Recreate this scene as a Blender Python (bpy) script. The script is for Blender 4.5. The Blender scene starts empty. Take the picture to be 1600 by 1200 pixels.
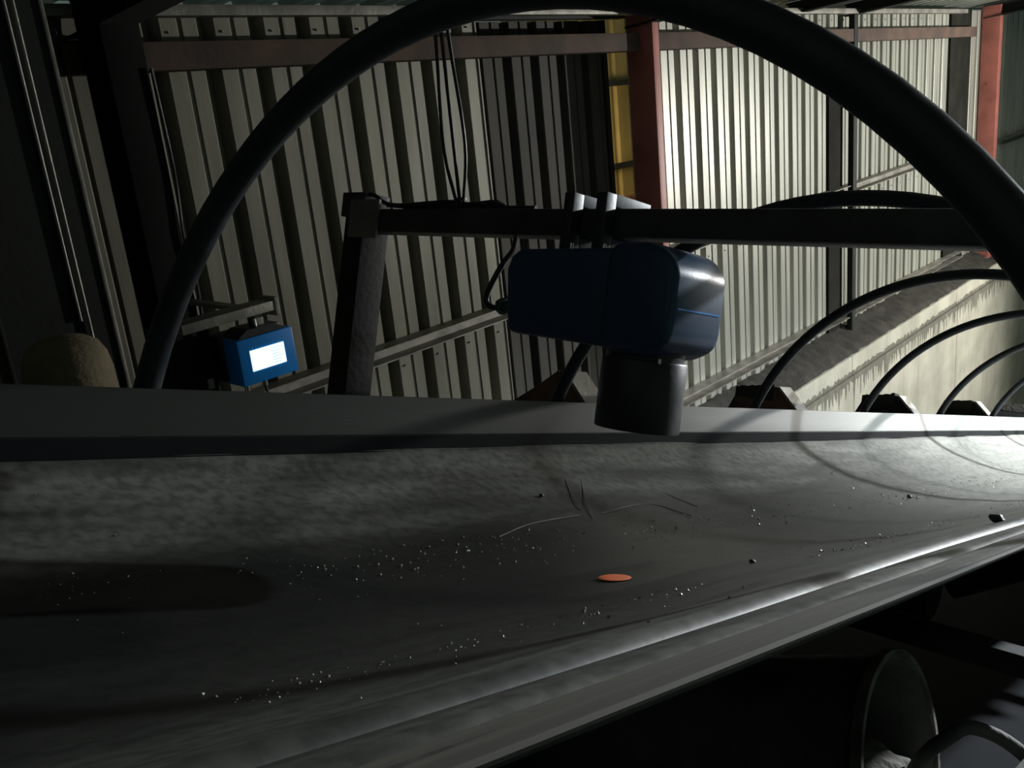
import bpy, bmesh, math, random
from mathutils import Vector, Matrix, noise
random.seed(7)
PI = math.pi
C = bpy.context.scene.collection
sc = bpy.context.scene
H = 4.6                              # height of the lens above the gallery floor
TH = math.radians(18.525)            # slope of the conveyor, falling towards +X

# ------------------------------------------------------------ camera
cd = bpy.data.cameras.new('camera'); cam = bpy.data.objects.new('camera', cd); C.objects.link(cam)
cd.sensor_width = 36; cd.lens = 32.4; cd.clip_start = .01; cd.clip_end = 100
R = Matrix(((0.66393262, 0.28147872, -0.69279377),
            (-0.74118473, 0.12481635, -0.65959539),
            (-0.09919008, 0.95141505, 0.29149738)))
cam.matrix_world = Matrix.Translation((0, 0, H)) @ R.to_4x4()
sc.camera = cam

# ------------------------------------------------------------ world, lamps, exposure
w = bpy.data.worlds.new('world'); sc.world = w; w.use_nodes = True
w.node_tree.nodes['Background'].inputs[0].default_value = (.55, .78, .70, 1)
w.node_tree.nodes['Background'].inputs[1].default_value = .12
sc.view_settings.view_transform = 'Standard'; sc.view_settings.look = 'None'
sc.view_settings.exposure = 0.0; sc.view_settings.gamma = 1; sc.view_settings.use_curve_mapping = False

def area(name, loc, target, size, sy, power, col, spread=180):
    l = bpy.data.lights.new(name, 'AREA'); l.shape = 'RECTANGLE'; l.size = size; l.size_y = sy
    l.energy = power; l.color = col; l.spread = math.radians(spread)
    o = bpy.data.objects.new(name, l); C.objects.link(o)
    o.location = (loc[0], loc[1], loc[2] + H)
    o.rotation_euler = (Vector(target) - Vector(loc)).to_track_quat('-Z', 'Y').to_euler()
    return o
LP = (9.5, -.6, -.7)                  # the work lamp at the lower end of the conveyor
pl = bpy.data.lights.new('work_lamp_light', 'POINT'); pl.energy = 860; pl.shadow_soft_size = .05; pl.color = (1, .985, .93)
po = bpy.data.objects.new('work_lamp_light', pl); C.objects.link(po); po.location = (LP[0], LP[1], LP[2] + H)
area('deck_lamp_light', (5.4, -.7, -.2), (4.2, -.4, -1.95), .12, .12, 430, (.88, .95, 1), 180)
area('yard_lamp', (4.5, 3.55, -.3), (5.3, 3.9, -.6), .5, .5, 6, (1, .78, .42))

# ------------------------------------------------------------ materials
def mat(name, col, rough=.6, metal=0, var=.25, scale=6, bump=.15, bscale=40, col2=None, spec=.5, stretch=(1, 1, 1), det=6, lo=.35, hi=.65):
    m = bpy.data.materials.new(name); m.use_nodes = True; nt = m.node_tree; N = nt.nodes; L = nt.links
    b = N['Principled BSDF']; b.inputs['Roughness'].default_value = rough; b.inputs['Metallic'].default_value = metal
    b.inputs['Specular IOR Level'].default_value = spec
    tc = N.new('ShaderNodeTexCoord'); mp = N.new('ShaderNodeMapping'); mp.inputs['Scale'].default_value = stretch
    L.new(tc.outputs['Object'], mp.inputs[0])
    n = N.new('ShaderNodeTexNoise'); n.inputs['Scale'].default_value = scale; n.inputs['Detail'].default_value = det
    L.new(mp.outputs[0], n.inputs['Vector'])
    mr = N.new('ShaderNodeMapRange'); mr.inputs[1].default_value = lo; mr.inputs[2].default_value = hi
    L.new(n.outputs['Fac'], mr.inputs[0])
    mx = N.new('ShaderNodeMix'); mx.data_type = 'RGBA'
    c2 = col2 or tuple(c * (1 - var) for c in col)
    mx.inputs[6].default_value = (*col, 1); mx.inputs[7].default_value = (*c2, 1)
    L.new(mr.outputs[0], mx.inputs[0]); L.new(mx.outputs[2], b.inputs['Base Color'])
    if bump:
        n2 = N.new('ShaderNodeTexNoise'); n2.inputs['Scale'].default_value = bscale; n2.inputs['Detail'].default_value = 5
        L.new(mp.outputs[0], n2.inputs['Vector'])
        bp = N.new('ShaderNodeBump'); bp.inputs['Strength'].default_value = bump; bp.inputs['Distance'].default_value = .01
        L.new(n2.outputs['Fac'], bp.inputs['Height']); L.new(bp.outputs[0], b.inputs['Normal'])
    return m

M = {}
M['sheet'] = mat('galvanised_sheet', (.42, .42, .36), .42, .25, .3, 3, .04, 60, stretch=(3, 3, .4))
M['sheet_grimy_dim'] = mat('grimy_dimmed_sheet', (.235, .225, .175), .5, .2, .35, 3, .05, 60, stretch=(3, 3, .4))  # grime, darkened further in colour for the weaker light on the left sheets
M['door'] = mat('dark_door_sheet', (.062, .056, .042), .75, 0, .3, 3, .04, 60)
M['flash'] = mat('dark_flashing', (.022, .022, .018), .9, 0, .4, 5, spec=.12)
M['roof'] = mat('roof_sheet', (.36, .38, .33), .5, .2, .4, 2, .04)
M['concrete'] = None
M['redgirt'] = mat('red_oxide_girt', (.135, .088, .068), .75, 0, .45, 7, .1, 50, col2=(.085, .062, .052), spec=.2)
M['redcol'] = mat('red_oxide_column', (.60, .20, .16), .5, 0, .35, 5, .08, 60)
M['steel'] = mat('dusty_grey_steel', (.33, .31, .27), .5, .35, .45, 9, .15, 60)
M['darksteel'] = mat('dark_painted_steel', (.016, .020, .016), .75, .1, .5, 8, .15, 60)
M['greensteel'] = mat('dark_green_steel', (.008, .013, .009), .8, .1, .4, 5, .1, 50)
M['frame'] = mat('grey_box_section', (.055, .058, .056), .5, .1, .5, 14, .12, 80)
M['hoop'] = mat('black_hoop_pipe', (.018, .024, .032), .5, 0, .5, 12, .1, 70)
M['columnblack'] = mat('black_painted_column', (.006, .008, .006), .85, 0, .3, 8, .1, 60, spec=.2)
M['post'] = mat('shaded_post_steel', (.022, .021, .019), .6, 0, .5, 14, .1, 80, spec=.3)  # box section darkened in colour to stand in for shadow on the post
M['cable'] = mat('black_cable', (.012, .012, .014), .4, 0, .2, 20, 0)
M['blue'] = mat('navy_moulding', (.020, .058, .125), .34, 0, .1, 6, .02, 200)
M['blue2'] = mat('blue_moulding', (.010, .30, .92), .35, 0, .08, 6, .02, 200)
M['black'] = mat('black_moulding', (.022, .022, .025), .42, 0, .2, 10, .03, 120)
M['chrome'] = mat('bright_bolt', (.75, .75, .72), .2, 1, .1, 10, 0)
M['gland'] = mat('green_gland', (.02, .09, .07), .4, 0, .2, 10, 0)
M['dust'] = mat('brown_dust', (.048, .044, .036), .95, 0, .5, 9, .7, 60, det=10)
M['tan'] = mat('tan_dusty_cover', (.23, .185, .11), .85, 0, .35, 8, .3, 90)
M['bracket'] = mat('idler_bracket_paint', (.24, .12, .085), .7, 0, .5, 12, .25, 60, col2=(.06, .05, .045))
M['rubber'] = mat('skirt_rubber', (.085, .09, .08), .42, 0, .35, 5, .04, 60, stretch=(.4, 4, 4))
M['shadeblack'] = mat('shade_black', (.006, .007, .008), .9, 0, .3, 10, 0, spec=.1)  # near-black colour standing in for shade under the belt and skirt
M['edge'] = mat('worn_belt_edge', (.10, .09, .065), .85, 0, .5, 5, .1, 60, stretch=(.15, 12, 12))
M['clamp'] = mat('grey_clamp_steel', (.12, .13, .14), .5, .2, .2, 20, .05)
M['paledust'] = mat('pale_dust', (.34, .32, .27), .95, 0, .6, 14, .5, 80, col2=(.08, .075, .06))
M['grain'] = mat('pale_grain', (.62, .60, .52), .35, 0, .5, 90, 0)
M['stone'] = mat('dark_pebble', (.10, .10, .09), .6, 0, .5, 60, .3, 120)
M['yellow'] = mat('yellow_sheet', (.62, .50, .22), .5, 0, .35, 3, .03)
M['orange'] = mat('orange_matte', (.75, .16, .05), .6, 0, .1, 30, 0)
M['chute'] = mat('dusty_chute_steel', (.15, .15, .135), .8, 0, .5, 11, .3, 70)
M['floor'] = mat('dusty_floor', (.012, .012, .011), 1, 0, .4, 3, .4, 30)

def emis(name, col, s):
    m = bpy.data.materials.new(name); m.use_nodes = True
    b = m.node_tree.nodes['Principled BSDF']; b.inputs['Base Color'].default_value = (.02, .02, .02, 1)
    b.inputs['Emission Color'].default_value = (*col, 1); b.inputs['Emission Strength'].default_value = s
    return m
M['screen'] = emis('lit_screen', (.72, .93, 1), 1.5)
M['text'] = emis('screen_text', (.25, .55, .95), 1.0)
M['lampglass'] = emis('floodlight_glass', (1, .98, .9), 12)

def concrete():
    m = mat('stained_concrete', (.52, .50, .41), .85, 0, .3, 3, .25, 45, det=10)
    nt = m.node_tree; N = nt.nodes; L = nt.links; b = N['Principled BSDF']
    base = b.inputs['Base Color'].links[0].from_socket
    g = N.new('ShaderNodeNewGeometry'); sp = N.new('ShaderNodeSeparateXYZ'); L.new(g.outputs['Position'], sp.inputs[0])
    def mth(op, a, bb=None):
        n = N.new('ShaderNodeMath'); n.operation = op; n.use_clamp = False
        for i, v in enumerate((a, bb)):
            if v is None: continue
            if isinstance(v, (int, float)): n.inputs[i].default_value = v
            else: L.new(v, n.inputs[i])
        return n.outputs[0]
    # soot drips that hang from the cast line, long and thin
    mp = N.new('ShaderNodeMapping'); mp.inputs['Scale'].default_value = (42, 42, 2.2); L.new(g.outputs['Position'], mp.inputs[0])
    nz = N.new('ShaderNodeTexNoise'); nz.inputs['Scale'].default_value = 1; nz.inputs['Detail'].default_value = 6; L.new(mp.outputs[0], nz.inputs['Vector'])
    mp2 = N.new('ShaderNodeMapping'); mp2.inputs['Scale'].default_value = (9, 9, 9); L.new(g.outputs['Position'], mp2.inputs[0])
    nz2 = N.new('ShaderNodeTexNoise'); nz2.inputs['Scale'].default_value = 2.4; nz2.inputs['Detail'].default_value = 8; L.new(mp2.outputs[0], nz2.inputs['Vector'])
    z = mth('SUBTRACT', sp.outputs[2], H - 2.24)                  # height above the cast line
    below = mth('MULTIPLY', z, -1)
    d1 = N.new('ShaderNodeMapRange'); L.new(below, d1.inputs[0]); d1.inputs[1].default_value = 0; d1.inputs[2].default_value = .45; d1.inputs[3].default_value = 1; d1.inputs[4].default_value = 0
    gate = mth('GREATER_THAN', below, -.012)
    drip = mth('MULTIPLY', mth('MULTIPLY', d1.outputs[0], gate), nz.outputs['Fac'])
    drip = mth('GREATER_THAN', drip, .40)
    ab = mth('ABSOLUTE', z)
    d2 = N.new('ShaderNodeMapRange'); L.new(ab, d2.inputs[0]); d2.inputs[1].default_value = .0; d2.inputs[2].default_value = .085; d2.inputs[3].default_value = 1; d2.inputs[4].default_value = 0
    spl = mth('GREATER_THAN', mth('MULTIPLY', d2.outputs[0], nz2.outputs['Fac']), .27)
    msk = mth('MAXIMUM', drip, spl); msk = mth('MULTIPLY', msk, .8)
    mx = N.new('ShaderNodeMix'); mx.data_type = 'RGBA'; L.new(msk, mx.inputs[0]); L.new(base, mx.inputs[6]); mx.inputs[7].default_value = (.07, .065, .05, 1)
    # long pale streaks
    mp3 = N.new('ShaderNodeMapping'); mp3.inputs['Scale'].default_value = (7, 7, .35); L.new(g.outputs['Position'], mp3.inputs[0])
    n3 = N.new('ShaderNodeTexNoise'); n3.inputs['Scale'].default_value = 1.5; n3.inputs['Detail'].default_value = 4; L.new(mp3.outputs[0], n3.inputs['Vector'])
    r3 = N.new('ShaderNodeMapRange'); L.new(n3.outputs['Fac'], r3.inputs[0]); r3.inputs[1].default_value = .5; r3.inputs[2].default_value = .75; r3.inputs[3].default_value = 0; r3.inputs[4].default_value = .5
    mx2 = N.new('ShaderNodeMix'); mx2.data_type = 'RGBA'; L.new(r3.outputs[0], mx2.inputs[0]); L.new(mx.outputs[2], mx2.inputs[6]); mx2.inputs[7].default_value = (.30, .28, .21, 1)
    L.new(mx2.outputs[2], b.inputs['Base Color'])
    return m
M['concrete'] = concrete()

def beltmat():
    m = bpy.data.materials.new('dusty_lamplit_belt_rubber'); m.use_nodes = True; nt = m.node_tree; N = nt.nodes; L = nt.links; b = N['Principled BSDF']
    tc = N.new('ShaderNodeTexCoord'); sp = N.new('ShaderNodeSeparateXYZ'); L.new(tc.outputs['Object'], sp.inputs[0])
    def nse(sx, sy, sz, s, d=6):
        mp = N.new('ShaderNodeMapping'); mp.inputs['Scale'].default_value = (sx, sy, sz); L.new(tc.outputs['Object'], mp.inputs[0])
        n = N.new('ShaderNodeTexNoise'); n.inputs['Scale'].default_value = s; n.inputs['Detail'].default_value = d; L.new(mp.outputs[0], n.inputs['Vector']); return n.outputs['Fac']
    wob = nse(1.0, 2.5, 2.5, 1.6, 4)
    a = N.new('ShaderNodeMath'); a.operation = 'MULTIPLY_ADD'; L.new(wob, a.inputs[0]); a.inputs[1].default_value = .22; L.new(sp.outputs[1], a.inputs[2])
    cr = N.new('ShaderNodeValToRGB'); cr.color_ramp.interpolation = 'EASE'
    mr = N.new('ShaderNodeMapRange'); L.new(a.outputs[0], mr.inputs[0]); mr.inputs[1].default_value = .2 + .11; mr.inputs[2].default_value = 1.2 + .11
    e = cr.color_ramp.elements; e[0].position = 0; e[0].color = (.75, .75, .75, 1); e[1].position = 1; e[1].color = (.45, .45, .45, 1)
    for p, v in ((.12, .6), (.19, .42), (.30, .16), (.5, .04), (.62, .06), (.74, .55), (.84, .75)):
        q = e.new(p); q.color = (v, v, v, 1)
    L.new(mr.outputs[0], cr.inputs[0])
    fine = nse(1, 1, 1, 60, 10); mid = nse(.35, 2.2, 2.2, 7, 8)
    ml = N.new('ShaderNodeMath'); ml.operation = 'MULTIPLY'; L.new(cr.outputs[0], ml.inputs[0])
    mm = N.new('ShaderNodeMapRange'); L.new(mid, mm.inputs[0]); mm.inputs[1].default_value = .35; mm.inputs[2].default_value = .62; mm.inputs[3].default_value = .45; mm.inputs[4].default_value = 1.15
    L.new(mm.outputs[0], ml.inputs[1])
    dn = N.new('ShaderNodeMapRange'); dn.interpolation_type = 'SMOOTHSTEP'; L.new(sp.outputs[0], dn.inputs[0]); dn.inputs[1].default_value = .2; dn.inputs[2].default_value = 4.2; dn.inputs[3].default_value = .50; dn.inputs[4].default_value = 1.0  # paler down the belt: stronger lamp light put into the dust colour
    df = N.new('ShaderNodeMapRange'); df.interpolation_type = 'SMOOTHSTEP'; L.new(sp.outputs[0], df.inputs[0]); df.inputs[1].default_value = 1.3; df.inputs[2].default_value = 3.6; df.inputs[3].default_value = 0; df.inputs[4].default_value = .62  # pale fill across the lower belt, painted in for lamp light
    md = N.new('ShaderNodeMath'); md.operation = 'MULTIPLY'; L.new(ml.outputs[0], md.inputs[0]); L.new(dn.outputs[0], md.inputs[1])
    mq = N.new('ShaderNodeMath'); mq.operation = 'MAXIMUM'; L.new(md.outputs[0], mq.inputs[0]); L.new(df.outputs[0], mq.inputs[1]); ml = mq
    m2 = N.new('ShaderNodeMath'); m2.operation = 'MULTIPLY'; L.new(ml.outputs[0], m2.inputs[0])
    mf = N.new('ShaderNodeMapRange'); L.new(fine, mf.inputs[0]); mf.inputs[1].default_value = .35; mf.inputs[2].default_value = .6; mf.inputs[3].default_value = .6; mf.inputs[4].default_value = 1.1
    L.new(mf.outputs[0], m2.inputs[1]); m2.use_clamp = True
    mx = N.new('ShaderNodeMix'); mx.data_type = 'RGBA'; L.new(m2.outputs[0], mx.inputs[0]); mx.inputs[6].default_value = (.010, .011, .0105, 1); mx.inputs[7].default_value = (.34, .34, .30, 1)
    L.new(mx.outputs[2], b.inputs['Base Color'])
    rr = N.new('ShaderNodeMapRange'); L.new(m2.outputs[0], rr.inputs[0]); rr.inputs[3].default_value = .42; rr.inputs[4].default_value = .8
    L.new(rr.outputs[0], b.inputs['Roughness'])
    b.inputs['Specular IOR Level'].default_value = .28
    bp = N.new('ShaderNodeBump'); bp.inputs['Strength'].default_value = .2; bp.inputs['Distance'].default_value = .002; L.new(fine, bp.inputs['Height']); L.new(bp.outputs[0], b.inputs['Normal'])
    return m
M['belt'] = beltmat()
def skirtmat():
    m = mat('lamplit_skirt_rubber', (.30, .32, .29), .5, 0, .25, 5, .03, 60, stretch=(.4, 4, 4), spec=.3)
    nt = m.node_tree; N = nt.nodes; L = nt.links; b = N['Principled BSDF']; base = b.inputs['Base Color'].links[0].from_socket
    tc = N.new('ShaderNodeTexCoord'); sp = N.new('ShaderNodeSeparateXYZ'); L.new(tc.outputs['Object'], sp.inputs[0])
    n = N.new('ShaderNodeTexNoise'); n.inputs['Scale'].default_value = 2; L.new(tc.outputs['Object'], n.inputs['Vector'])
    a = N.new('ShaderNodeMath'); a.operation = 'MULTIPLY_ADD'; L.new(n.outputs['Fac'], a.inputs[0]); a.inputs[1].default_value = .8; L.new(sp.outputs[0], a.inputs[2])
    dn = N.new('ShaderNodeMapRange'); dn.interpolation_type = 'SMOOTHSTEP'; L.new(a.outputs[0], dn.inputs[0]); dn.inputs[1].default_value = 1.7; dn.inputs[2].default_value = 5  # dark to pale down the strip: lamp falloff put into the colour
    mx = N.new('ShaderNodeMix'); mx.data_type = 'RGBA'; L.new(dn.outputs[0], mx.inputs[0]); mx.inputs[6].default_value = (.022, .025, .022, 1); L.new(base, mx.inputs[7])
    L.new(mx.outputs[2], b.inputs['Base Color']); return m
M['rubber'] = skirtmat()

# ------------------------------------------------------------ helpers
def T(x, y, z): return Vector((x, y, z))
FW = Matrix.Translation((0, 0, H))                                   # level frame, origin at the lens
FB = FW @ Matrix.Rotation(TH, 4, 'Y')                                # conveyor frame: x down the belt, z square to it

def box(bm, x0, x1, y0, y1, z0, z1, bev=0):
    r = bmesh.ops.create_cube(bm, size=1)
    for v in r['verts']:
        v.co = Vector((x0 + (x1 - x0) * (v.co.x + .5), y0 + (y1 - y0) * (v.co.y + .5), z0 + (z1 - z0) * (v.co.z + .5)))
    if bev:
        es = list({e for v in r['verts'] for e in v.link_edges})
        bmesh.ops.bevel(bm, geom=es, offset=bev, segments=2, affect='EDGES', profile=.6)
    return bm
def bar(bm, a, b, wy, wz, bev=0):                                    # rectangular bar from a to b
    a, b = Vector(a), Vector(b); d = b - a; q = d.to_track_quat('X', 'Z').to_matrix().to_4x4()
    n0 = set(bm.verts)
    box(bm, 0, d.length, -wy / 2, wy / 2, -wz / 2, wz / 2, bev)
    for v in bm.verts:
        if v not in n0: v.co = a + (q @ v.co)
    return bm
def cyl(bm, a, b, r, n=16, r2=None):
    a, b = Vector(a), Vector(b); d = b - a; r2 = r if r2 is None else r2
    q = d.to_track_quat('Z', 'X').to_matrix(); n0 = []
    for p, rr in ((a, r), (b, r2)):
        n0.append([bm.verts.new(p + q @ Vector((rr * math.cos(2 * PI * i / n), rr * math.sin(2 * PI * i / n), 0))) for i in range(n)])
    for i in range(n): bm.faces.new((n0[0][i], n0[0][(i + 1) % n], n0[1][(i + 1) % n], n0[1][i]))
    bm.faces.new(n0[0][::-1]); bm.faces.new(n0[1])
    return bm
def prism(bm, pts, axis, a, b, bev=0):                               # polygon pts extruded along axis 'x','y' or 'z'
    def P(u, v, t): return {'x': (t, u, v), 'y': (u, t, v), 'z': (u, v, t)}[axis]
    A = [bm.verts.new(P(u, v, a)) for u, v in pts]; Bv = [bm.verts.new(P(u, v, b)) for u, v in pts]
    f = [bm.faces.new(A), bm.faces.new(Bv[::-1])]
    n = len(pts)
    for i in range(n): f.append(bm.faces.new((A[i], Bv[i], Bv[(i + 1) % n], A[(i + 1) % n])))
    bmesh.ops.recalc_face_normals(bm, faces=f)
    if bev:
        bmesh.ops.bevel(bm, geom=list({e for ff in f for e in ff.edges}), offset=bev, segments=3, affect='EDGES', profile=.5)
    return bm
def tube(bm, pts, r, n=10, sub=6, closed=False):
    P = [Vector(p) for p in pts]; S = []
    if len(P) == 2 or sub == 1: S = P
    else:
        for i in range(len(P) - 1):
            p0 = P[i - 1] if i else P[0] * 2 - P[1]; p1, p2 = P[i], P[i + 1]; p3 = P[i + 2] if i + 2 < len(P) else P[-1] * 2 - P[-2]
            for k in range(sub):
                t = k / sub
                S.append(.5 * ((2 * p1) + (p2 - p0) * t + (2 * p0 - 5 * p1 + 4 * p2 - p3) * t * t + (3 * p1 - p0 - 3 * p2 + p3) * t ** 3))
        S.append(P[-1])
    rings = []; up = Vector((.13, .21, .97)); prev = None
    for i, p in enumerate(S):
        t = (S[min(i + 1, len(S) - 1)] - S[max(i - 1, 0)]).normalized()
        u = (prev - t * prev.dot(t)) if prev is not None else t.cross(up)
        if u.length < 1e-6: u = t.orthogonal()
        u.normalize(); prev = u; v = t.cross(u)
        rr = r[i * (len(r) - 1) // max(1, len(S) - 1)] if isinstance(r, (list, tuple)) else r
        rings.append([bm.verts.new(p + u * rr * math.cos(2 * PI * k / n) + v * rr * math.sin(2 * PI * k / n)) for k in range(n)])
    for a, b in zip(rings, rings[1:]):
        for k in range(n): bm.faces.new((a[k], a[(k + 1) % n], b[(k + 1) % n], b[k]))
    bm.faces.new(rings[0][::-1]); bm.faces.new(rings[-1])
    return bm
def NB(): return bmesh.new()

def tag(o, label=None, cat=None, group=None, kind=None):
    if label: o['label'] = label
    if cat: o['category'] = cat
    if group: o['group'] = group
    if kind: o['kind'] = kind
    return o
def finish(bm, name, m, smooth=True, angle=40):
    bmesh.ops.recalc_face_normals(bm, faces=bm.faces)
    me = bpy.data.meshes.new(name); bm.to_mesh(me); bm.free()
    if m: me.materials.append(m)
    if smooth:
        me.polygons.foreach_set('use_smooth', [True] * len(me.polygons))
        try: me.set_sharp_from_angle(angle=math.radians(angle))
        except Exception: pass
    return me
def single(name, bm, m, label=None, cat=None, frame=FW, loc=(0, 0, 0), group=None, kind=None, smooth=True):
    l = Vector(loc); bmesh.ops.translate(bm, verts=bm.verts, vec=-l)
    o = bpy.data.objects.new(name, finish(bm, name, m, smooth)); C.objects.link(o)
    o.matrix_world = frame @ Matrix.Translation(l)
    return tag(o, label, cat, group, kind)
def thing(name, label, cat, frame=FW, loc=(0, 0, 0), group=None, kind=None):
    o = bpy.data.objects.new(name, None); o.empty_display_size = .05; C.objects.link(o)
    o.matrix_world = frame @ Matrix.Translation(Vector(loc)); o['off'] = list(loc)
    return tag(o, label, cat, group, kind)
def part(name, bm, m, parent, label=None, smooth=True, kind=None):
    top = parent
    while top.parent: top = top.parent
    l = Vector(top['off']); bmesh.ops.translate(bm, verts=bm.verts, vec=-l)
    o = bpy.data.objects.new(name, finish(bm, name, m, smooth)); C.objects.link(o); o.parent = parent
    return tag(o, label, None, None, kind)

# ------------------------------------------------------------ setting
WALL = 3.0; WZ0 = -2.10; WZ1 = .395; PITCH = .2016
def sheet_bm(n, z0, z1, y=0.0, dep=.052, groove=True, first=0.0):
    """n ribs of trapezoid sheet, crowns facing -Y; recess centred on first + k*PITCH"""
    bm = NB(); prof = []
    for k in range(n):
        c = k * PITCH
        prof += [(c - .036, 0), (c - .028, .007), (c - .013, dep), (c + .014, dep), (c + .029, .004), (c + .034, 0)]
        if groove:
            g = c + PITCH * .52
            prof += [(g - .012, 0), (g - .005, .006), (g + .006, .006), (g + .010, 0)]
    prof = [(-PITCH / 2 + .02, 0)] + prof + [((n - 1) * PITCH + PITCH / 2 + .022, 0)]
    prof = sorted(prof)
    zs = [z0, z1]; rows = []
    for z in zs: rows.append([bm.verts.new((x, y + d, z)) for x, d in prof])
    f = [bm.faces.new((a, b, c, d)) for a, b, c, d in zip(rows[0], rows[0][1:], rows[1][1:], rows[1])]
    bmesh.ops.recalc_face_normals(bm, faces=f)
    if f[0].normal.y > 0: bmesh.ops.reverse_faces(bm, faces=f)
    bmesh.ops.solidify(bm, geom=bm.faces[:], thickness=-.0012)
    return bm
wall_back = thing('wall_back', None, None, kind='structure')
smesh = None
def put_sheets(x0, n, parent, m, y, mesh_cache={}):
    key = (m.name, y)
    for k in range(n):
        if key not in mesh_cache:
            o = part('corrugated_sheet', sheet_bm(5, WZ0, WZ1), m, parent, smooth=False); mesh_cache[key] = o.data
        else:
            o = bpy.data.objects.new('corrugated_sheet', mesh_cache[key]); C.objects.link(o); o.parent = parent
        o.location = (x0 + k * PITCH * 5, y + (.0016 if k % 2 else 0), 0)
# recess centres follow x = 1.826 + k*PITCH left of the doorway and 4.786 + k*PITCH right of it
put_sheets(1.826 + 2 * PITCH - 25 * PITCH, 6, wall_back, M['sheet_grimy_dim'], WALL)      # ends at x ~3.2
put_sheets(4.786 - 2 * PITCH, 9, wall_back, M['sheet'], WALL)
bm = sheet_bm(2, WZ0, WZ1)
def screws():
    bm = NB()
    for k in range(38):
        x = 1.826 + (k - 10) * PITCH + PITCH * .3 if k < 17 else 4.786 + (k - 17) * PITCH + PITCH * .3
        if 3.2 < x < 4.35: continue
        for z in (.33, -1.045 if x < 6 else -1.0, -1.86):
            cyl(bm, (x, WALL - .007, z), (x, WALL + .001, z), .004, 6)
    return bm
bm.free()
tag(part('screw_heads', screws(), M['steel'], wall_back, kind='stuff'))

door = thing('door_1', None, None, kind='structure', loc=(3.7, 3.09, -.9))
b2 = sheet_bm(6, WZ0, .36); bmesh.ops.translate(b2, verts=b2.verts, vec=(3.26 - .02, 3.09, 0))
for v in b2.verts:
    if v.co.x > 4.20: v.co.x = 4.20 + (v.co.x - 4.20) * .02
part('door_sheet', b2, M['door'], door, smooth=False)
part('door_stile', box(NB(), 4.185, 4.222, 3.075, 3.15, WZ0, .36), M['darksteel'], door)
single('trim_1', box(NB(), 3.18, 4.32, 3.0, 3.06, .36, .40), M['darksteel'], kind='structure')

yard = thing('yellow_cladding', 'yellow ribbed cladding lit warmly outside, seen through the slit left of the red column', 'cladding', loc=(5.3, 3.9, -.9))
b3 = sheet_bm(10, -2.6, .9, dep=.02, groove=False); bmesh.ops.translate(b3, verts=b3.verts, vec=(4.4, 3.9, 0))
part('sheet', b3, M['yellow'], yard, smooth=False)
for z in (.05, -.50):
    part('rail', box(NB(), 4.3, 6.3, 3.86, 3.90, z - .018, z + .018), M['frame'], yard)
part('plinth', box(NB(), 4.3, 6.3, 3.83, 3.90, -2.6, -.72), mat('plinth_brown', (.30, .14, .07), .8), yard, 'brown plinth')
single('floor', box(NB(), -5, 15, -3, 6.5, -4.72, -4.6), M['floor'], kind='structure', smooth=False)

base = thing('wall_base', None, None, kind='structure')
edges = [-3, -.6, 1.8, 4.2, 6.6, 9.0, 11.35, 13.8]
for a, b in zip(edges, edges[1:]):
    part('concrete_panel', box(NB(), a + .004, b - .004, 2.70, 3.06, -4.6, -2.24, .004), M['concrete'], base, smooth=False)
    part('concrete_cap', box(NB(), a + .003, b - .003, 2.715, 3.06, -2.236, -2.09, .006), M['concrete'], base, smooth=False)

# soot and dirt lying on the ledge between cladding and kerb
bm = NB(); nx, ny = 560, 9; g = []
for i in range(nx + 1):
    x = -3 + 16.8 * i / nx; row = []
    for j in range(ny + 1):
        t = j / ny; y = 2.735 + (2.996 - 2.735) * t
        nn = noise.noise((x * 5, y * 7, 0)) * .5 + noise.noise((x * 17, y * 17, 3)) * .3
        h = .015 + .10 * (t ** .9) + .035 * nn * (1 if j else .4) + .012 * noise.noise((x * 60, y * 60, 1))
        if j == 0: y += .018 * noise.noise((x * 9, 0, 5)); h = 0
        row.append(bm.verts.new((x, y, -2.092 + max(h, 0.0))))
    g.append(row)
for i in range(nx):
    for j in range(ny): bm.faces.new((g[i][j], g[i + 1][j], g[i + 1][j + 1], g[i][j + 1]))
single('dirt', bm, M['dust'], 'dark soot and dirt drifted along the ledge under the cladding', 'dirt', kind='stuff')

# roof: ribbed sheets running across the gallery, rising a little towards the near side
ceil = thing('ceiling', None, None, kind='structure')
SL = .085
def roofz(y): return .44 + SL * (3.05 - y)
cm = None
for k in range(14):
    x0 = -2.4 + k * 5 * PITCH
    if cm is None:
        bm = NB(); prof = []
        for q in range(5):
            c = q * PITCH
            prof += [(c - .05, 0), (c - .035, .035), (c + .035, .035), (c + .05, 0), (c + PITCH / 2 - .006, 0), (c + PITCH / 2, .006), (c + PITCH / 2 + .006, 0)]
        ra = [bm.verts.new((x, 3.2, roofz(3.2) + d)) for x, d in prof]; rb = [bm.verts.new((x, -2.6, roofz(-2.6) + d)) for x, d in prof]
        for i in range(len(prof) - 1): bm.faces.new((ra[i], ra[i + 1], rb[i + 1], rb[i]))
        va = bm.verts.new((4.5 * PITCH + .052, 3.2, roofz(3.2))); vb = bm.verts.new((4.5 * PITCH + .052, -2.6, roofz(-2.6)))
        bm.faces.new((ra[-1], va, vb, rb[-1]))
        o = part('roof_sheet', bm, M['roof'], ceil, smooth=False); cm = o.data
    else:
        o = bpy.data.objects.new('roof_sheet', cm); C.objects.link(o); o.parent = ceil
    o.location = (x0, 0, 0)

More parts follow.
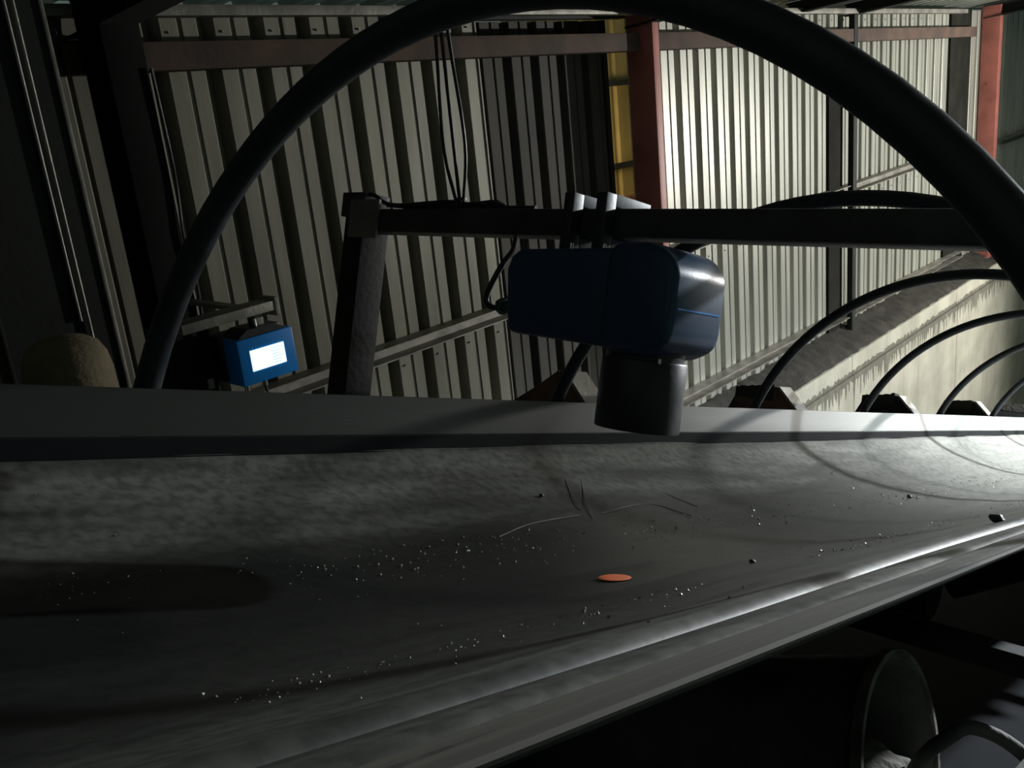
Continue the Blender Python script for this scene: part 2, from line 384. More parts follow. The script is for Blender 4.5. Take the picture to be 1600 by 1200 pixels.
# steelwork on the wall
def channel(name, a, b, h, d, t, m, label, group=None, cat='beam', up=True):
    """C section girt, web on the wall side (+Y), flanges towards the room; a and b at mid height of the face"""
    a, b = Vector(a), Vector(b)
    th = thing(name, label, cat, loc=tuple(a), group=group)
    part('web', bar(NB(), a + Vector((0, d / 2 - t / 2, 0)), b + Vector((0, d / 2 - t / 2, 0)), t, h), m, th, smooth=False)
    part('flange', bar(NB(), a + Vector((0, 0, h / 2 - t / 2)), b + Vector((0, 0, h / 2 - t / 2)), d, t), m, th, smooth=False)
    part('flange', bar(NB(), a + Vector((0, 0, -h / 2 + t / 2)), b + Vector((0, 0, -h / 2 + t / 2)), d, t), m, th, smooth=False)
    return th
# top girt: solid box look
single('eave_girt', bar(NB(), (1.28, 2.95, .252), (9.9, 2.95, .196), .09, .088, .004), M['redgirt'],
       'rust brown girt running along the top of the ribbed wall', 'beam', loc=(1.3, 2.95, .25))
single('eave_girt', bar(NB(), (-2, 2.95, .262), (1.27, 2.95, .252), .09, .088, .004), M['redgirt'],
       'dark brown girt end between the two dark columns at the left', 'beam', loc=(1.2, 2.95, .25))
channel('wall_girt', (.2, 2.955, -.975), (9.8, 2.955, -.868), .062, .08, .006, M['steel'], 'grey channel girt crossing the wall behind the blue sensor, upper of two')
channel('wall_girt', (.2, 2.955, -1.81), (9.8, 2.955, -1.905), .062, .08, .006, M['steel'], 'grey channel girt low on the wall, lower of two, right of the sensor hood')
channel('wall_girt', (11.1, 2.955, -.93), (13.6, 2.955, -.90), .06, .08, .006, M['steel'], 'short grey girt right of the far red column, at the right edge')
single('eave_purlin', bar(NB(), (.6, 2.90, .385), (9.5, 2.90, .372), .06, .034, .003), M['steel'], 'pale grey purlin under the roof edge above the rust brown girt', 'beam', loc=(.6, 2.9, .38))

def icolumn(name, x0, x1, y0, y1, z0, z1, m, label):
    """H column: flanges at y0 and y1, web between"""
    t = thing(name, label, 'column', loc=((x0 + x1) / 2, (y0 + y1) / 2, z0)); xm = (x0 + x1) / 2
    part('flange', box(NB(), x0, x1, y0, y0 + .010, z0, z1, .002), m, t)
    part('flange', box(NB(), x0, x1, y1 - .010, y1, z0, z1, .002), m, t)
    part('web', box(NB(), xm - .004, xm + .004, y0 + .010, y1 - .010, z0, z1), m, t)
    part('base_plate', box(NB(), x0 - .04, x1 + .04, y0 - .03, y1 + .01, z0 - .012, z0, .002), m, t)
    return t
def boxcolumn(name, x0, x1, y0, y1, z0, z1, m, label, bolts=()):
    t = thing(name, label, 'column', loc=((x0 + x1) / 2, (y0 + y1) / 2, z0))
    part('shaft', box(NB(), x0, x1, y0, y1, z0, z1, .006), m, t)
    part('base_plate', box(NB(), x0 - .04, x1 + .04, y0 - .008, y1, z0 - .012, z0, .002), m, t)
    for z in bolts:
        part('bolt', cyl(NB(), (x0 - .008, (y0 + y1) / 2, z), (x0, (y0 + y1) / 2, z), .010, 6), m, t)
    return t
boxcolumn('steel_column', 4.285, 4.345, 2.825, 2.992, -2.03, .43, M['redcol'], 'red oxide steel column beside the yellow slit, behind the blue sensor', (-.3, -.9))
boxcolumn('steel_column', 10.33, 10.43, 2.825, 2.992, -2.03, .43, M['redcol'], 'farther red oxide steel column near the right edge', (-.3,))
icolumn('steel_column', 1.32, 1.44, 2.72, 2.87, -2.07, .43, M['columnblack'], 'near black steel column behind the left end of the large hoop')
t = boxcolumn('thin_post', 7.035, 7.105, 2.90, 2.945, -2.03, .40, M['darksteel'], 'thin dark post in front of the bright ribbed wall, right of centre')
single('flashing_strip', box(NB(), 6.78, 7.02, 2.980, 2.997, -2.05, .14), M['flash'], 'dark flat flashing strip just left of the thin post', 'flashing', loc=(6.9, 2.99, -2.05))
single('flashing_strip', box(NB(), 9.40, 9.98, 2.980, 2.997, -2.05, .40), M['flash'], 'wide dark flashing strip left of the farther red column', 'flashing', loc=(9.7, 2.99, -2.05))

# big near column at the left
t = thing('wide_column', 'wide dark green sheet column with a pale edge at the far left', 'column', loc=(.82, 2.2, -4.6))
part('face', box(NB(), .70, .941, 2.2, 2.26, -4.6, .55), M['greensteel'], t, smooth=False)
part('edge_angle', box(NB(), .941, .951, 2.194, 2.262, -4.6, .55, .003), M['steel'], t, 'pale edge angle')
part('edge_angle', box(NB(), .690, .70, 2.192, 2.262, -4.6, .55, .003), M['greensteel'], t)
part('conduit', cyl(NB(), (.868, 2.193, -.39), (.868, 2.193, .5), .004, 8), M['steel'], t)
part('conduit', cyl(NB(), (.886, 2.193, -4.5), (.886, 2.193, .5), .004, 8), M['steel'], t)
single('wall_left', box(NB(), -2.84, -2.80, -2.6, 3.06, -4.6, .9), M['greensteel'], kind='structure')

# rafters across the roof
def rafter(x, wd, h, label, y0=2.98, m='darksteel'):
    t = thing('rafter', label, 'beam', loc=(x, y0, .3), group=None)
    z0 = roofz(y0) - .012; z1 = roofz(-2.5) - .012
    part('web', bar(NB(), (x, y0, z0 - h / 2), (x, -2.5, z1 - h / 2), .008, h - .02), M[m], t, smooth=False)
    part('flange', bar(NB(), (x, y0, z0 - .005), (x, -2.5, z1 - .005), wd, .010), M[m], t, smooth=False)
    part('flange', bar(NB(), (x, y0, z0 - h + .005), (x, -2.5, z1 - h + .005), wd, .010), M[m], t, smooth=False)
rafter(1.38, .12, .13, 'dark rafter running from the near black left column towards the roof')
rafter(4.31, .10, .13, 'dark rafter meeting the top of the nearer red column')
rafter(6.15, .09, .075, 'dark rafter between the red column and the thin post')
rafter(7.08, .09, .085, 'dark rafter resting on the thin post')
rafter(10.38, .12, .12, 'dark rafter meeting the top of the farther red column')

# ------------------------------------------------------------ conveyor
PR = [(1.184, -.150), (1.187, -.141), (1.184, -.135), (1.176, -.141), (1.148, -.195), (1.128, -.212), (1.110, -.2165), (1.06, -.240), (1.0, -.260), (.92, -.281), (.84, -.293), (.76, -.298), (.68, -.298), (.60, -.291),
      (.52, -.273), (.45, -.249), (.39, -.222), (.340, -.198), (.324, -.190), (.315, -.1885), (.307, -.200), (.300, -.188), (.276, -.1755), (.252, -.1655), (.246, -.1735), (.240, -.1625), (.222, -.157), (.209, -.1535), (.207, -.1550)]
conv = thing('belt_conveyor', 'long dusty black troughed conveyor belt sloping down to the right across the foreground', 'conveyor', frame=FB)
bm = NB(); S = []
for (a, b) in zip(PR, PR[1:]):
    n = max(1, int(math.hypot(a[0] - b[0], a[1] - b[1]) / .006))
    for k in range(n): S.append((a[0] + (b[0] - a[0]) * k / n, a[1] + (b[1] - a[1]) * k / n))
S.append(PR[-1])
for _ in range(1): S = [S[0]] + [((p[0] + 2 * q[0] + r[0]) / 4, (p[1] + 2 * q[1] + r[1]) / 4) for p, q, r in zip(S, S[1:], S[2:])] + [S[-1]]
ns = 260; rows = []
for i in range(ns + 1):
    t = i / ns; s = -1.6 + 13.2 * (t ** 1.35); row = []
    for j, (y, z) in enumerate(S):
        inner = min(1, max(0, (y - .33) / .1)) * min(1, max(0, (1.17 - y) / .06))
        dz = (.004 * noise.noise((s * .8, y * 2, 2)) + .003 * noise.noise((s * 3.1, y * 9, 7))) * inner
        dz += .0012 * math.sin((s + .3) * 2 * PI / 1.08) * (1 - inner)
        row.append(bm.verts.new((s, y, z + dz)))
    rows.append(row)
for a, b in zip(rows, rows[1:]):
    for j in range(len(S) - 1): bm.faces.new((a[j], b[j], b[j + 1], a[j + 1]))
bmesh.ops.recalc_face_normals(bm, faces=bm.faces)
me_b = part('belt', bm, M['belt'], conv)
sm = me_b.modifiers.new('thick', 'SOLIDIFY'); sm.thickness = .006; sm.offset = 0
# rubber skirt strip over the far wing of the belt
bm = NB(); A = []
prof = [(1.182, -.1330), (1.177, -.1330), (1.155, -.160), (1.133, -.1855), (1.129, -.1895), (1.130, -.1930), (1.135, -.193), (1.160, -.166), (1.184, -.140)]
for i in range(121):
    s = -1.6 + 13.2 * i / 120
    A.append([bm.verts.new((s, y + .0015 * noise.noise((s * .9, 0, 3)), z + .0015 * noise.noise((s * .8, y, 1)))) for y, z in prof])
for a, b in zip(A, A[1:]):
    for j in range(len(prof)): bm.faces.new((a[j], b[j], b[(j + 1) % len(prof)], a[(j + 1) % len(prof)]))
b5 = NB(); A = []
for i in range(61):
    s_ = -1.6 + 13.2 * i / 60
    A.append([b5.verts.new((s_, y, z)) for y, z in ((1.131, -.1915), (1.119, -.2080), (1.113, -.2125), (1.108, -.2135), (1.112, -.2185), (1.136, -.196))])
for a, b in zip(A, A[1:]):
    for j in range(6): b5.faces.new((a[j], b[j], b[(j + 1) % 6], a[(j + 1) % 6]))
part('shade_strip', b5, M['shadeblack'], conv, 'black strip standing in for the shade under the rubber strip')  # black sliver added to paint the shade below the skirt
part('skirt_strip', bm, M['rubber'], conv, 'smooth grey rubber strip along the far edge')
bm = NB(); A = []
prof = [(.238, -.1585), (.229, -.1550), (.226, -.1552), (.215, -.1510), (.212, -.1513), (.2045, -.1485), (.2020, -.1500), (.2030, -.1525), (.2065, -.1540), (.2385, -.1625)]
for i in range(101):
    s = -1.6 + 13.2 * i / 100
    A.append([bm.verts.new((s, y, z + .0012 * noise.noise((s * 1.1, 0, 4)))) for y, z in prof])
for a, b in zip(A, A[1:]):
    for j in range(len(prof)): bm.faces.new((a[j], b[j], b[(j + 1) % len(prof)], a[(j + 1) % len(prof)]))
part('edge_strip', bm, M['edge'], conv, 'brownish worn near edge')
part('dark_backing', box(NB(), -1.6, 11.6, -.25, 1.75, -1.012, -1.0), M['shadeblack'], conv)  # added near-black plate that keeps the space under the belt dark
# side stringers, legs, idlers
for y in (1.26, .10):
    part('stringer', box(NB(), -1.6, 11.6, y - .02, y + .02, -.36, -.24), M['darksteel'], conv)
s = .555 - 1.08
while s < 11:
    r1 = part('roller', cyl(NB(), (s, .45, -.352), (s, .95, -.352), .045, 14), M['shadeblack'], conv)
    part('roller', cyl(NB(), (s, .965, -.338), (s, 1.175, -.212), .030, 12), M['shadeblack'], conv)
    if s > 1: part('roller', cyl(NB(), (s, .43, -.325), (s, .225, -.205), .030, 12), M['shadeblack'], conv)
    part('idler_base', box(NB(), s - .03, s + .03, .08, 1.28, -.44, -.405), M['darksteel'], conv)
    s += 1.08
single_legs = []
for s in (-1.0, 2.4, 5.4, 8.4):
    for y in (1.262, .098):
        top = FB @ Vector((s, y, -.36)); inv = FB.inverted()
        bot = inv @ Vector((top.x, top.y, 0.0))
        part('support_leg', bar(NB(), (s, y, -.355), bot, .05, .05), M['darksteel'], conv)

# idler side plates standing above the far edge of the belt
blabels = ['rust brown trapezoid idler plate with a reddish face below the blue sensor',
           'dusty brown idler plate at the near end of the bright concrete',
           'first black idler plate in front of the bright concrete',
           'second black idler plate in front of the bright concrete',
           'third black idler plate, at the right edge of the picture', ]
for i in range(6):
    s = 1.635 + i * 1.085
    if i == 5: continue
    t = thing('idler_plate', blabels[i], 'bracket', frame=FB, loc=(s, 1.3, -.24))
    pts = [(1.215, -.24), (1.208, -.144), (1.282, -.076), (1.305, -.074), (1.42 - (.06 if i == 0 else 0), -.095 - (.02 if i == 0 else 0)), (1.46, -.18), (1.46, -.24)]
    part('plate', prism(NB(), pts, 'x', s, s + .008, .0015), M['bracket' if i < 2 else 'darksteel'], t, smooth=False)
    e = [(1.204, -.146), (1.281, -.0725), (1.286, -.078), (1.210, -.151)]
    part('flange', prism(NB(), e, 'x', s - .004, s + .075), M['steel'], t, smooth=False)
    if i == 0: continue
    bm = NB(); n0 = 14; rr = []
    for k in range(n0 + 1):
        y = 1.30 + .13 * k / n0; zt = -.0745 - .021 * (k / n0) + (.012 * abs(noise.noise((k * .9, i * 3.3, 0))) + .004)
        rr.append([bm.verts.new((s - .002 + q, y, zz)) for q, zz in ((0, -.12), (0, zt), (.05, zt - .004), (.05, -.12))])
    for a, b in zip(rr, rr[1:]):
        for k in range(3): bm.faces.new((a[k], a[k + 1], b[k + 1], b[k]))
    bm.faces.new(rr[0]); bm.faces.new(rr[-1][::-1])
    part('dirt_crust', bm, M['dust'], t, kind='stuff')
    part('foot', box(NB(), s - .02, s + .06, 1.25, 1.46, -.262, -.24), M['darksteel'], t)

# cover hoops over the belt
hs = [.614, 1.52, 2.407, 3.233, 4.085, 4.90, 5.75, 6.6]
hc = [(.6140, -.3000, .608, .6055, .0178), (.614, -.341, .629, .629, .0135), (.635, -.329, .6, .6, .013)] + [(.643, -.346, .6, .6, .013)] * 5
hl = ['large black cover hoop arching over the whole view, nearest of the row',
      'black cover hoop passing behind the blue sensor, rising above the cross beam',
      'third cover hoop from the left, ending just left of the bright concrete wall',
      'fourth cover hoop, its foot at the first black idler plate on the concrete',
      'fifth cover hoop, its foot at the second black idler plate on the concrete',
      'small cover hoop low at the right edge, its foot at the third black plate',
      'cover hoop beyond the small one at the right edge', 'farthest cover hoop down the belt']
for s, lb, (hb, hz, ra_, rb_, rt_) in zip(hs, hl, hc):
    t = thing('cover_hoop', lb, 'hoop', frame=FB, loc=(s, .613, -.24), group=None)
    pts = []
    a0, a1 = math.radians(8), math.radians(172)
    for k in range(49):
        a = a0 + (a1 - a0) * k / 48
        pts.append((s, hb + ra_ * math.cos(a), hz + rb_ * math.sin(a)))
    pts = [(s, pts[0][1] + .004, hz - .01)] + pts + [(s, pts[-1][1] - .004, hz - .01)]
    part('pipe', tube(NB(), pts, rt_, 18, 1), M['hoop'], t)
    for y in (hb + ra_ - .004, hb - ra_ + .004):
        part('socket', cyl(NB(), (s, y, -.36), (s, y, -.24), rt_ + .003, 14), M['darksteel'], t)

# grains and pebbles on the belt
def zbelt(y):
    for a, b in zip(PR[2:], PR[3:]):
        if b[0] <= y <= a[0]: return a[1] + (b[1] - a[1]) * (a[0] - y) / (a[0] - b[0] + 1e-9)
    return -.2
bm = NB()
def grain(s, y, r):
    z = zbelt(y) + .003
    q = Matrix.Rotation(random.random() * 6, 3, 'Z') @ Matrix.Rotation(random.random() * 3, 3, 'X')
    P = [Vector(p) for p in ((1, 0, 0), (-.8, .2, 0), (0, 1, .1), (0, -.9, 0), (.1, 0, .9), (0, .1, -1))]
    v = [bm.verts.new(Vector((s, y, z)) + q @ (p * r * random.uniform(.7, 1.2))) for p in P]
    for a, b, c in ((0, 2, 4), (2, 1, 4), (1, 3, 4), (3, 0, 4), (2, 0, 5), (1, 2, 5), (3, 1, 5), (0, 3, 5)): bm.faces.new((v[a], v[b], v[c]))
for _ in range(1500):
    u = random.random(); s = .35 + 5.0 * random.random() ** 1.5
    if u < .55: y = random.gauss(.82 - .02 * s, .035)
    elif u < .9: y = random.gauss(.52, .02)
    else: y = random.uniform(.35, 1.05)
    grain(s, min(1.05, max(.3, y)), random.choice((.0006, .0008, .001, .0013, .0018)) * (1 + .15 * s))
single('grit', bm, M['grain'], 'pale grit sprinkled in thin lines along the belt', 'grit', frame=FB, kind='stuff', smooth=False)
def on_belt(e2, e3, e1):                       # scale a direction until it meets the belt
    k = .3
    while k < 2.6 and (e3 * k) > zbelt(e2 * k): k += .002
    return (e1 * k, e2 * k)
plabel = {'a': 'lone pebble on the far slope of the belt, below the rust brown idler plate',
          'b': 'dark pebble by the near belt edge at the far right',
          'c': 'pebble midway up the belt below the sensor hood, to its right',
          'd': 'small pebble on the right part of the belt beyond the bright patch'}
for key, (e1, e2, e3), r in (('a', (1.248, 1, -.284), .0045), ('b', (4.392, 1, -.58), .011), ('c', (2.1, 1, -.50), .005), ('d', (3.2, 1, -.40), .007)):
    s, y = on_belt(e2, e3, e1); bm = NB(); bmesh.ops.create_icosphere(bm, subdivisions=2, radius=r)
    for v in bm.verts: v.co = v.co * (1 + .35 * noise.noise(v.co * 120)); v.co.z *= .7
    bmesh.ops.translate(bm, verts=bm.verts, vec=(s, y, zbelt(y) + .003 + r * .5))
    single('pebble', bm, M['stone'], plabel[key], 'pebble', frame=FB, loc=(s, y, zbelt(y)))
M['scuff'] = mat('scuffed_dust', (.20, .20, .18), .9, 0, .4, 60, 0)
for sc_ in ([(1, .7671, -.1894), (1, .7529, -.2088), (1, .7297, -.2304)], [(1, .7407, -.1799), (1, .7287, -.2082), (1, .7104, -.2366)],
            [(1, .6585, -.1684), (1, .6127, -.18), (1, .556, -.1882)], [(1, .8695, -.3009), (1, .8129, -.2689), (1, .7318, -.2379)], [(1, .6958, -.2272), (1, .629, -.1999), (1, .5633, -.2002)]):
    pp = []
    for e1_, e2_, e3_ in sc_:
        s_, y_ = on_belt(e2_, e3_, e1_); pp.append((s_, y_, zbelt(y_) + .0032))
    part('scuff_mark', tube(NB(), pp, .0007, 5, 5), M['scuff'], conv)
s, y = on_belt(1, -.464, 1.509)
bm = NB(); bmesh.ops.create_uvsphere(bm, u_segments=20, v_segments=8, radius=1)
ang = -.2
for v in bm.verts:
    x_, y_ = v.co.x * .026, v.co.y * .013
    v.co = Vector((s + x_ * math.cos(ang) - y_ * math.sin(ang), y + x_ * math.sin(ang) + y_ * math.cos(ang), zbelt(y) + .0045 + v.co.z * .0015))
single('orange_disc', bm, M['orange'], 'small flat oval orange scrap on the dark belt below the hood', 'disc', frame=FB, loc=(s, y, zbelt(y)))  # flat orange oval lying on the belt

# ------------------------------------------------------------ sensor stand, sensor, cables
st = thing('sensor_stand', 'grey box section stand with a post and a cross beam over the belt', 'stand', frame=FB, loc=(1.03, 1.3, -.36))
part('post', box(NB(), 1.007, 1.057, 1.272, 1.318, -.36, .168, .003), M['post'], st)
part('post_flange', box(NB(), 1.003, 1.060, 1.262, 1.272, -.36, .160, .001), M['post'], st)
part('post_cap', box(NB(), 1.004, 1.060, 1.266, 1.328, .166, .208, .002), M['frame'], st)
part('cross_beam', box(NB(), 1.007, 1.050, -.02, 1.262, .141, .180, .004), M['frame'], st)
part('weld_plate', box(NB(), 1.001, 1.007, 1.225, 1.30, .130, .195, .001), M['steel'], st)
part('post', box(NB(), 1.007, 1.057, -.06, -.02, -.36, .18, .003), M['frame'], st)

sn = thing('belt_sensor', 'navy blue boxy sensor with a black round hood hanging from the cross beam', 'sensor', frame=FB, loc=(.99, .7, .14))
rear = [(.846, .006), (.858, .085), (.852, .102), (.838, .113), (.66, .120), (.66, -.006), (.80, -.002), (.838, -.001)]
o = part('rear_housing', prism(NB(), rear, 'x', .934, 1.046, .007), M['blue'], sn)
head = [(.685, -.007), (.687, .116), (.675, .1255), (.628, .1275), (.600, .118), (.583, .096), (.583, .052), (.5832, .0505), (.583, .049), (.583, .016), (.592, .001), (.62, -.012)]
head = [(.685, -.007), (.687, .116), (.675, .1255), (.628, .1275), (.600, .118), (.583, .096), (.583, .016), (.592, .001), (.62, -.012)]
hd = part('head_housing', prism(NB(), head, 'x', .928, 1.052, .010), M['blue'], sn)
part('seam_bead', prism(NB(), [(.5822, .0485), (.5822, .0505), (.60, .0505), (.60, .0485)], 'x', .94, 1.040), M['blue2'], hd)
part('collar', cyl(NB(), (.99, .652, -.022), (.99, .652, -.004), .050, 28), M['black'], sn)
bm = NB(); ringA = []
segs = 40
for (r_, z_) in ((.0535, -.016), (.0545, -.018), (.0545, -.103), (.0535, -.105), (.0505, -.105), (.0500, -.103), (.0500, -.020)):
    ringA.append([bm.verts.new((.99 + r_ * math.cos(2 * PI * k / segs), .652 + r_ * math.sin(2 * PI * k / segs), z_)) for k in range(segs)])
for a, b in zip(ringA, ringA[1:]):
    for k in range(segs): bm.faces.new((a[k], a[(k + 1) % segs], b[(k + 1) % segs], b[k]))
bm.faces.new(ringA[-1]); bm.faces.new(ringA[0][::-1])
hood = part('hood', bm, M['black'], sn)
part('hood_screw', cyl(NB(), (.955, .6085, -.018), (.955, .6085, -.012), .0025, 8), M['chrome'], hood)
part('cable_gland', cyl(NB(), (.96, .852, .033), (.96, .876, .034), .009, 14), M['gland'], sn, 'green cable gland')
part('cable_gland', cyl(NB(), (.96, .872, .034), (.96, .884, .034), .012, 6), M['gland'], sn)
# clamps over the beam and the plate behind
for y in (.802, .747):
    c = part('clamp_bar', box(NB(), .984, 1.0065, y - .0085, y + .0085, .112, .198, .0015), M['black'], sn)
    part('clamp_plate', box(NB(), 1.0065, 1.088, y - .0085, y + .0085, .1815, .1985, .001), M['clamp'], sn, 'grey clamp plate')
    part('clamp_plate', box(NB(), 1.0065, 1.088, y - .0085, y + .0085, .118, .1395, .001), M['clamp'], sn, 'grey clamp plate')
    part('clamp_back', box(NB(), 1.051, 1.088, y - .0085, y + .0085, .1395, .1815, .001), M['black'], sn)
    part('bolt', cyl(NB(), (.985, y - .013, .116), (.985, y - .013, .129), .0026, 8), M['chrome'], sn, 'shiny bolt')

def bcable(name, pts, r, label, frame=FB, cat='cable', m='cable', group=None, n=9):
    return single(name, tube(NB(), pts, r, n, 6), M[m], label, cat, frame=frame, loc=pts[0], group=group)
bcable('sensor_cable', [(1.03, 1.235, .190), (1.02, 1.18, .187), (1.02, 1.08, .192), (1.02, 1.03, .188), (1.02, .98, .191), (1.03, .97, .189), (1.057, .955, .170), (1.052, .952, .142), (1.01, .918, .118), (.975, .900, .098), (.962, .902, .075), (.960, .912, .049), (.960, .910, .036), (.960, .897, .031), (.960, .882, .033)], .0042,
       'black cable along the cross beam looping down into the end of the sensor')
bcable('beam_cable', [(1.02, 1.30, .205), (1.01, 1.29, .199), (1.015, 1.26, .205), (1.022, 1.225, .190), (1.030, 1.15, .185), (1.034, 1.08, .187), (1.03, .99, .185), (1.03, .90, .1845)], .0036,
       'thinner black cable curling around the top of the stand post')
# cable drop from roof to beam (level frame)
tp = FW.inverted() @ (FB @ Vector((1.015, 1.045, .190)))
zt = roofz(1.05) - .002
for k, (dx, dy, bow) in enumerate(((0, 0, 0), (.008, -.004, .007), (-.006, .005, -.006))):
    b0 = Vector((tp.x + dx * .6, tp.y + dy * .6, tp.z - .004)); top = Vector((tp.x + dx * .3 + .005, tp.y + dy * .3, zt))
    pts = [b0, b0.lerp(top, .12) + Vector((bow * 1.6, -bow, 0)), b0.lerp(top, .3) + Vector((bow * .8, -bow * .6, 0)), b0.lerp(top, .5) + Vector((bow * .3, 0, 0)), b0.lerp(top, .75), top]
    bcable('drop_cable', [tuple(p) for p in pts], .0028, ['left black cable of the three hanging from the roof to the cross beam', 'right black cable of the three hanging from the roof to the cross beam', 'middle black cable, the most bowed of the three above the cross beam'][k], frame=FW)
single('cable_tie', cyl(NB(), (tp.x + .004, tp.y + .002, tp.z + .004), (tp.x + .004, tp.y + .002, tp.z + .007), .0105, 10), M['black'], 'dark tie around the hanging cables above the cross beam', 'cable tie', loc=(tp.x, tp.y, tp.z + .07))

# ------------------------------------------------------------ display unit at the left
du = thing('display_unit', 'bright blue display box with a lit white screen, low at the left', 'display', loc=(1.41, 2.36, -.64))
part('housing', box(NB(), 1.314, 1.503, 2.30, 2.40, -.702, -.566, .006), M['blue2'], du)
part('back_cover', box(NB(), 1.302, 1.512, 2.375, 2.46, -.695, -.56, .008), M['black'], du)
part('screen', box(NB(), 1.350, 1.464, 2.2975, 2.3015, -.664, -.603), M['screen'], du, 'lit white screen', smooth=False)
scr = du.children[-1]
for k in range(6):
    z = -.613 - k * .0085
    part('text_line', box(NB(), 1.420, 1.456 - .004 * (k % 3), 2.2970, 2.2976, z - .0007, z + .0007), M['text'], scr, smooth=False)
part('visor', prism(NB(), [(1.325, -.566), (1.36, -.545), (1.45, -.545), (1.492, -.566)], 'y', 2.31, 2.40), M['black'], du)
for x in (1.345, 1.405):
    part('cable_gland', cyl(NB(), (x, 2.34, -.726), (x, 2.34, -.700), .008, 10), M['chrome'], du, 'shiny cable gland')
part('bolt', cyl(NB(), (1.400, 2.328, -.545), (1.400, 2.328, -.520), .005, 8), M['chrome'], du, 'shiny bolt')
part('hanger', box(NB(), 1.405, 1.435, 2.335, 2.375, -.556, -.495, .002), M['steel'], du)
ar = thing('bracket_arm', 'grey flat bracket arm holding the blue display box from the dark column', 'bracket', loc=(1.18, 2.34, -.49))
part('arm', bar(NB(), (1.165, 2.34, -.497), (1.47, 2.34, -.493), .075, .028, .002), M['steel'], ar)
part('stay', bar(NB(), (1.385, 2.37, -.490), (1.385, 2.75, -.490), .03, .012), M['steel'], ar)
part('end_plate', box(NB(), 1.460, 1.472, 2.30, 2.38, -.525, -.470, .001), M['steel'], ar)
jb = thing('junction_box', 'dark box behind and left of the blue display, under the bracket arm', 'box', loc=(1.23, 2.46, -.62))
part('case', box(NB(), 1.16, 1.295, 2.40, 2.52, -.90, -.515, .005), M['darksteel'], jb)
part('lid', box(NB(), 1.168, 1.287, 2.392, 2.40, -.89, -.525, .002), M['flash'], jb)
part('latch', box(NB(), 1.25, 1.27, 2.383, 2.392, -.70, -.67, .002), M['steel'], jb)
bcable('display_cable', [(1.405, 2.34, -.726), (1.405, 2.34, -.76), (1.37, 2.34, -.83), (1.31, 2.35, -.90), (1.25, 2.38, -.98), (1.24, 2.42, -1.15)], .004, 'dark cable leaving the underside of the display box', frame=FW)
bcable('column_cable', [(1.445, 2.71, .2), (1.452, 2.71, -.1), (1.440, 2.71, -.3), (1.452, 2.71, -.45), (1.440, 2.71, -.7), (1.452, 2.71, -1.0)], .005, 'dark cable clipped along the right side of the near black column', frame=FW, m='frame')

# domed cover left of the hoop foot
dm = thing('domed_cover', 'tan dusty dome topped drum standing behind the belt at the far left', 'drum', loc=(.592, 1.6, -.75))
bm = NB(); rg = []
prof = [(.073, -.75), (.0735, -.42), (.0725, -.365), (.068, -.338), (.058, -.318), (.040, -.306), (.020, -.301), (.001, -.300)]
for r_, z_ in prof: rg.append([bm.verts.new((.592 + r_ * math.cos(2 * PI * k / 32), 1.6 + r_ * math.sin(2 * PI * k / 32), z_)) for k in range(32)])
for a, b in zip(rg, rg[1:]):
    for k in range(32): bm.faces.new((a[k], a[(k + 1) % 32], b[(k + 1) % 32], b[k]))
bm.faces.new(rg[0][::-1]); bm.faces.new(rg[-1])
part('shell', bm, M['tan'], dm)
part('band', cyl(NB(), (.592, 1.6, -.50), (.592, 1.6, -.485), .076, 32), M['frame'], dm)
part('stand_leg', cyl(NB(), (.592, 1.6, -4.6), (.592, 1.6, -.75), .03, 12), M['darksteel'], dm)

# ------------------------------------------------------------ dusty chute under the near edge
ch = thing('spill_chute', 'dusty open ended round steel chute in the dark below the belt, bottom right', 'chute', loc=(1.2, .5, -1.3))
def shell(a, b, r0, r1, n=28, t=.006, arc=(0, 2 * PI), sq=1.0):
    bm = NB(); a, b = Vector(a), Vector(b); d = (b - a).normalized(); q = d.to_track_quat('Z', 'X').to_matrix(); rg = []
    for p, r in ((a, r0), (b, r1), (b, r1 - t), (a, r0 - t)):
        rg.append([bm.verts.new(p + q @ Vector((r * math.cos(arc[0] + (arc[1] - arc[0]) * k / n), r * sq * math.sin(arc[0] + (arc[1] - arc[0]) * k / n), 0))) for k in range(n)])
    for i in range(4):
        A_, B_ = rg[i], rg[(i + 1) % 4]
        for k in range(n): bm.faces.new((A_[k], A_[(k + 1) % n], B_[(k + 1) % n], B_[k]))
    return bm
ca, cb = Vector((1.165, .84, -1.115)), Vector((1.200, .415, -1.015))
ax = (cb - ca).normalized()
part('barrel', shell(ca, cb, .125, .160), M['chute'], ch)
part('rim', shell(cb - ax * .010, cb + ax * .006, .168, .168, n=40, t=.010), M['paledust'], ch, 'pale dusty rim')
bm = NB(); bmesh.ops.create_icosphere(bm, subdivisions=4, radius=.11)
for v in bm.verts:
    n_ = noise.noise(v.co * 9) * .4 + noise.noise(v.co * 30) * .15
    v.co = v.co * (1 + n_); v.co.z *= .75
bmesh.ops.translate(bm, verts=bm.verts, vec=cb - ax * .05 + Vector((0, 0, -.075)))
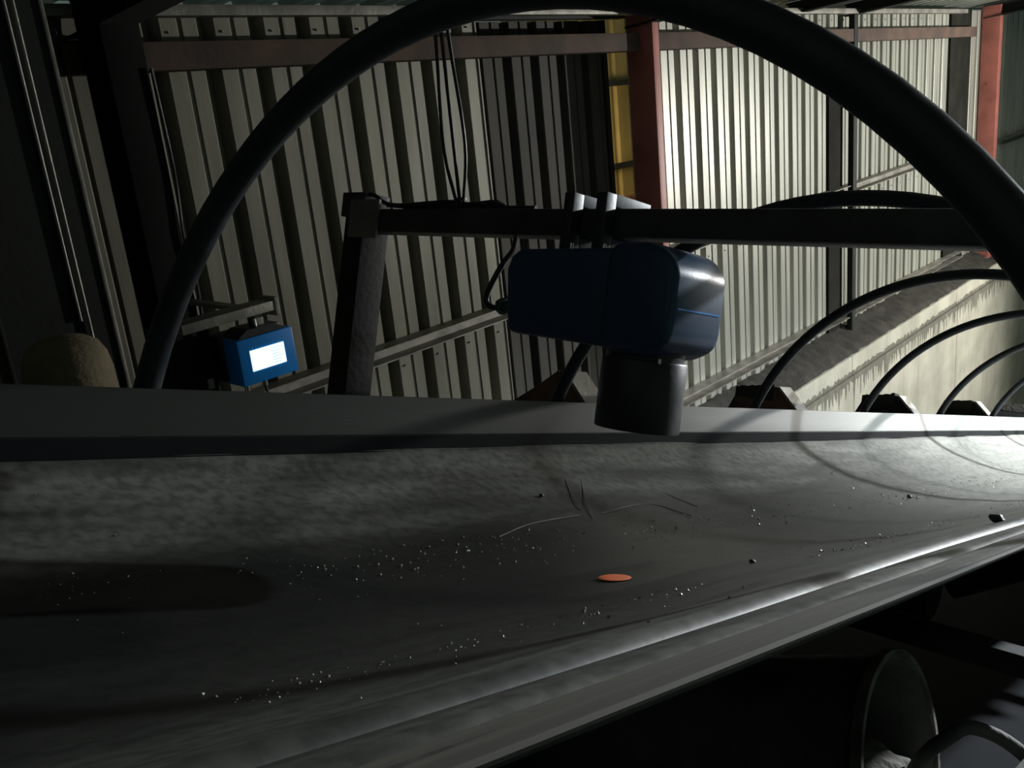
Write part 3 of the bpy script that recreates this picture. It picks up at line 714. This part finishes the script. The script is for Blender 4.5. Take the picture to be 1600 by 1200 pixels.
part('spill', bm, M['paledust'], ch, 'rough dusty spill inside the rim', kind='stuff')
part('prop', box(NB(), 1.05, 1.13, .52, .60, -4.6, -1.22), M['darksteel'], ch)
ho = bcable('return_hose', [(1.21, .47, -1.30), (1.235, .41, -1.06), (1.262, .365, -.985), (1.290, .335, -.975), (1.325, .275, -1.02), (1.34, .17, -1.13), (1.34, .05, -1.5), (1.34, .03, -4.6)], .011, 'thin dusty hose arching out of the dark at the bottom right corner', frame=FW, m='chute', cat='hose', n=12)

# ------------------------------------------------------------ floodlight fixture (out of view, source of the raking light)
fl = thing('work_lamp', 'work lamp on a stand at the lower end of the conveyor, shining back along it', 'lamp', loc=(9.5, -.75, -.7))
part('back_plate', box(NB(), 9.34, 9.56, -.80, -.785, -.9, -.5, .003), M['darksteel'], fl)
part('added_light_flap', box(NB(), 9.548, 9.555, -.785, -.40, -1.05, -.35, .001), M['darksteel'], fl)  # added flap that cuts the lamp's light off the far end of the wall
part('holder', cyl(NB(), (9.5, -.785, -.7), (9.5, -.67, -.7), .025, 12), M['darksteel'], fl)
part('stand_tube', cyl(NB(), (9.5, -.82, -4.6), (9.5, -.82, -.5), .02, 12), M['darksteel'], fl)

dl = thing('deck_lamp', 'square lamp under the roof on the near side, shining down on the belt', 'lamp', loc=(5.4, -.7, -.17))
ld = Vector((-1.2, .3, -1.75)).normalized(); q_ = ld.to_track_quat('-Z', 'Y').to_matrix().to_4x4()
bm = NB(); box(bm, -.15, .15, -.15, .15, .01, .06, .006); bmesh.ops.transform(bm, matrix=Matrix.Translation(Vector((5.4, -.7, -.2))) @ q_, verts=bm.verts)
part('housing', bm, M['darksteel'], dl)
part('visor', box(NB(), 4.95, 6.2, -.552, -.548, -.268, -.03), M['darksteel'], dl)  # wide flap added out of view to keep this lamp's light off the wall
part('added_flap_arm', box(NB(), 5.38, 5.44, -.71, -.548, -.10, -.085), M['darksteel'], dl)
part('hanger', cyl(NB(), (5.43, -.71, -.14), (5.43, -.71, .757), .012, 10), M['darksteel'], dl)
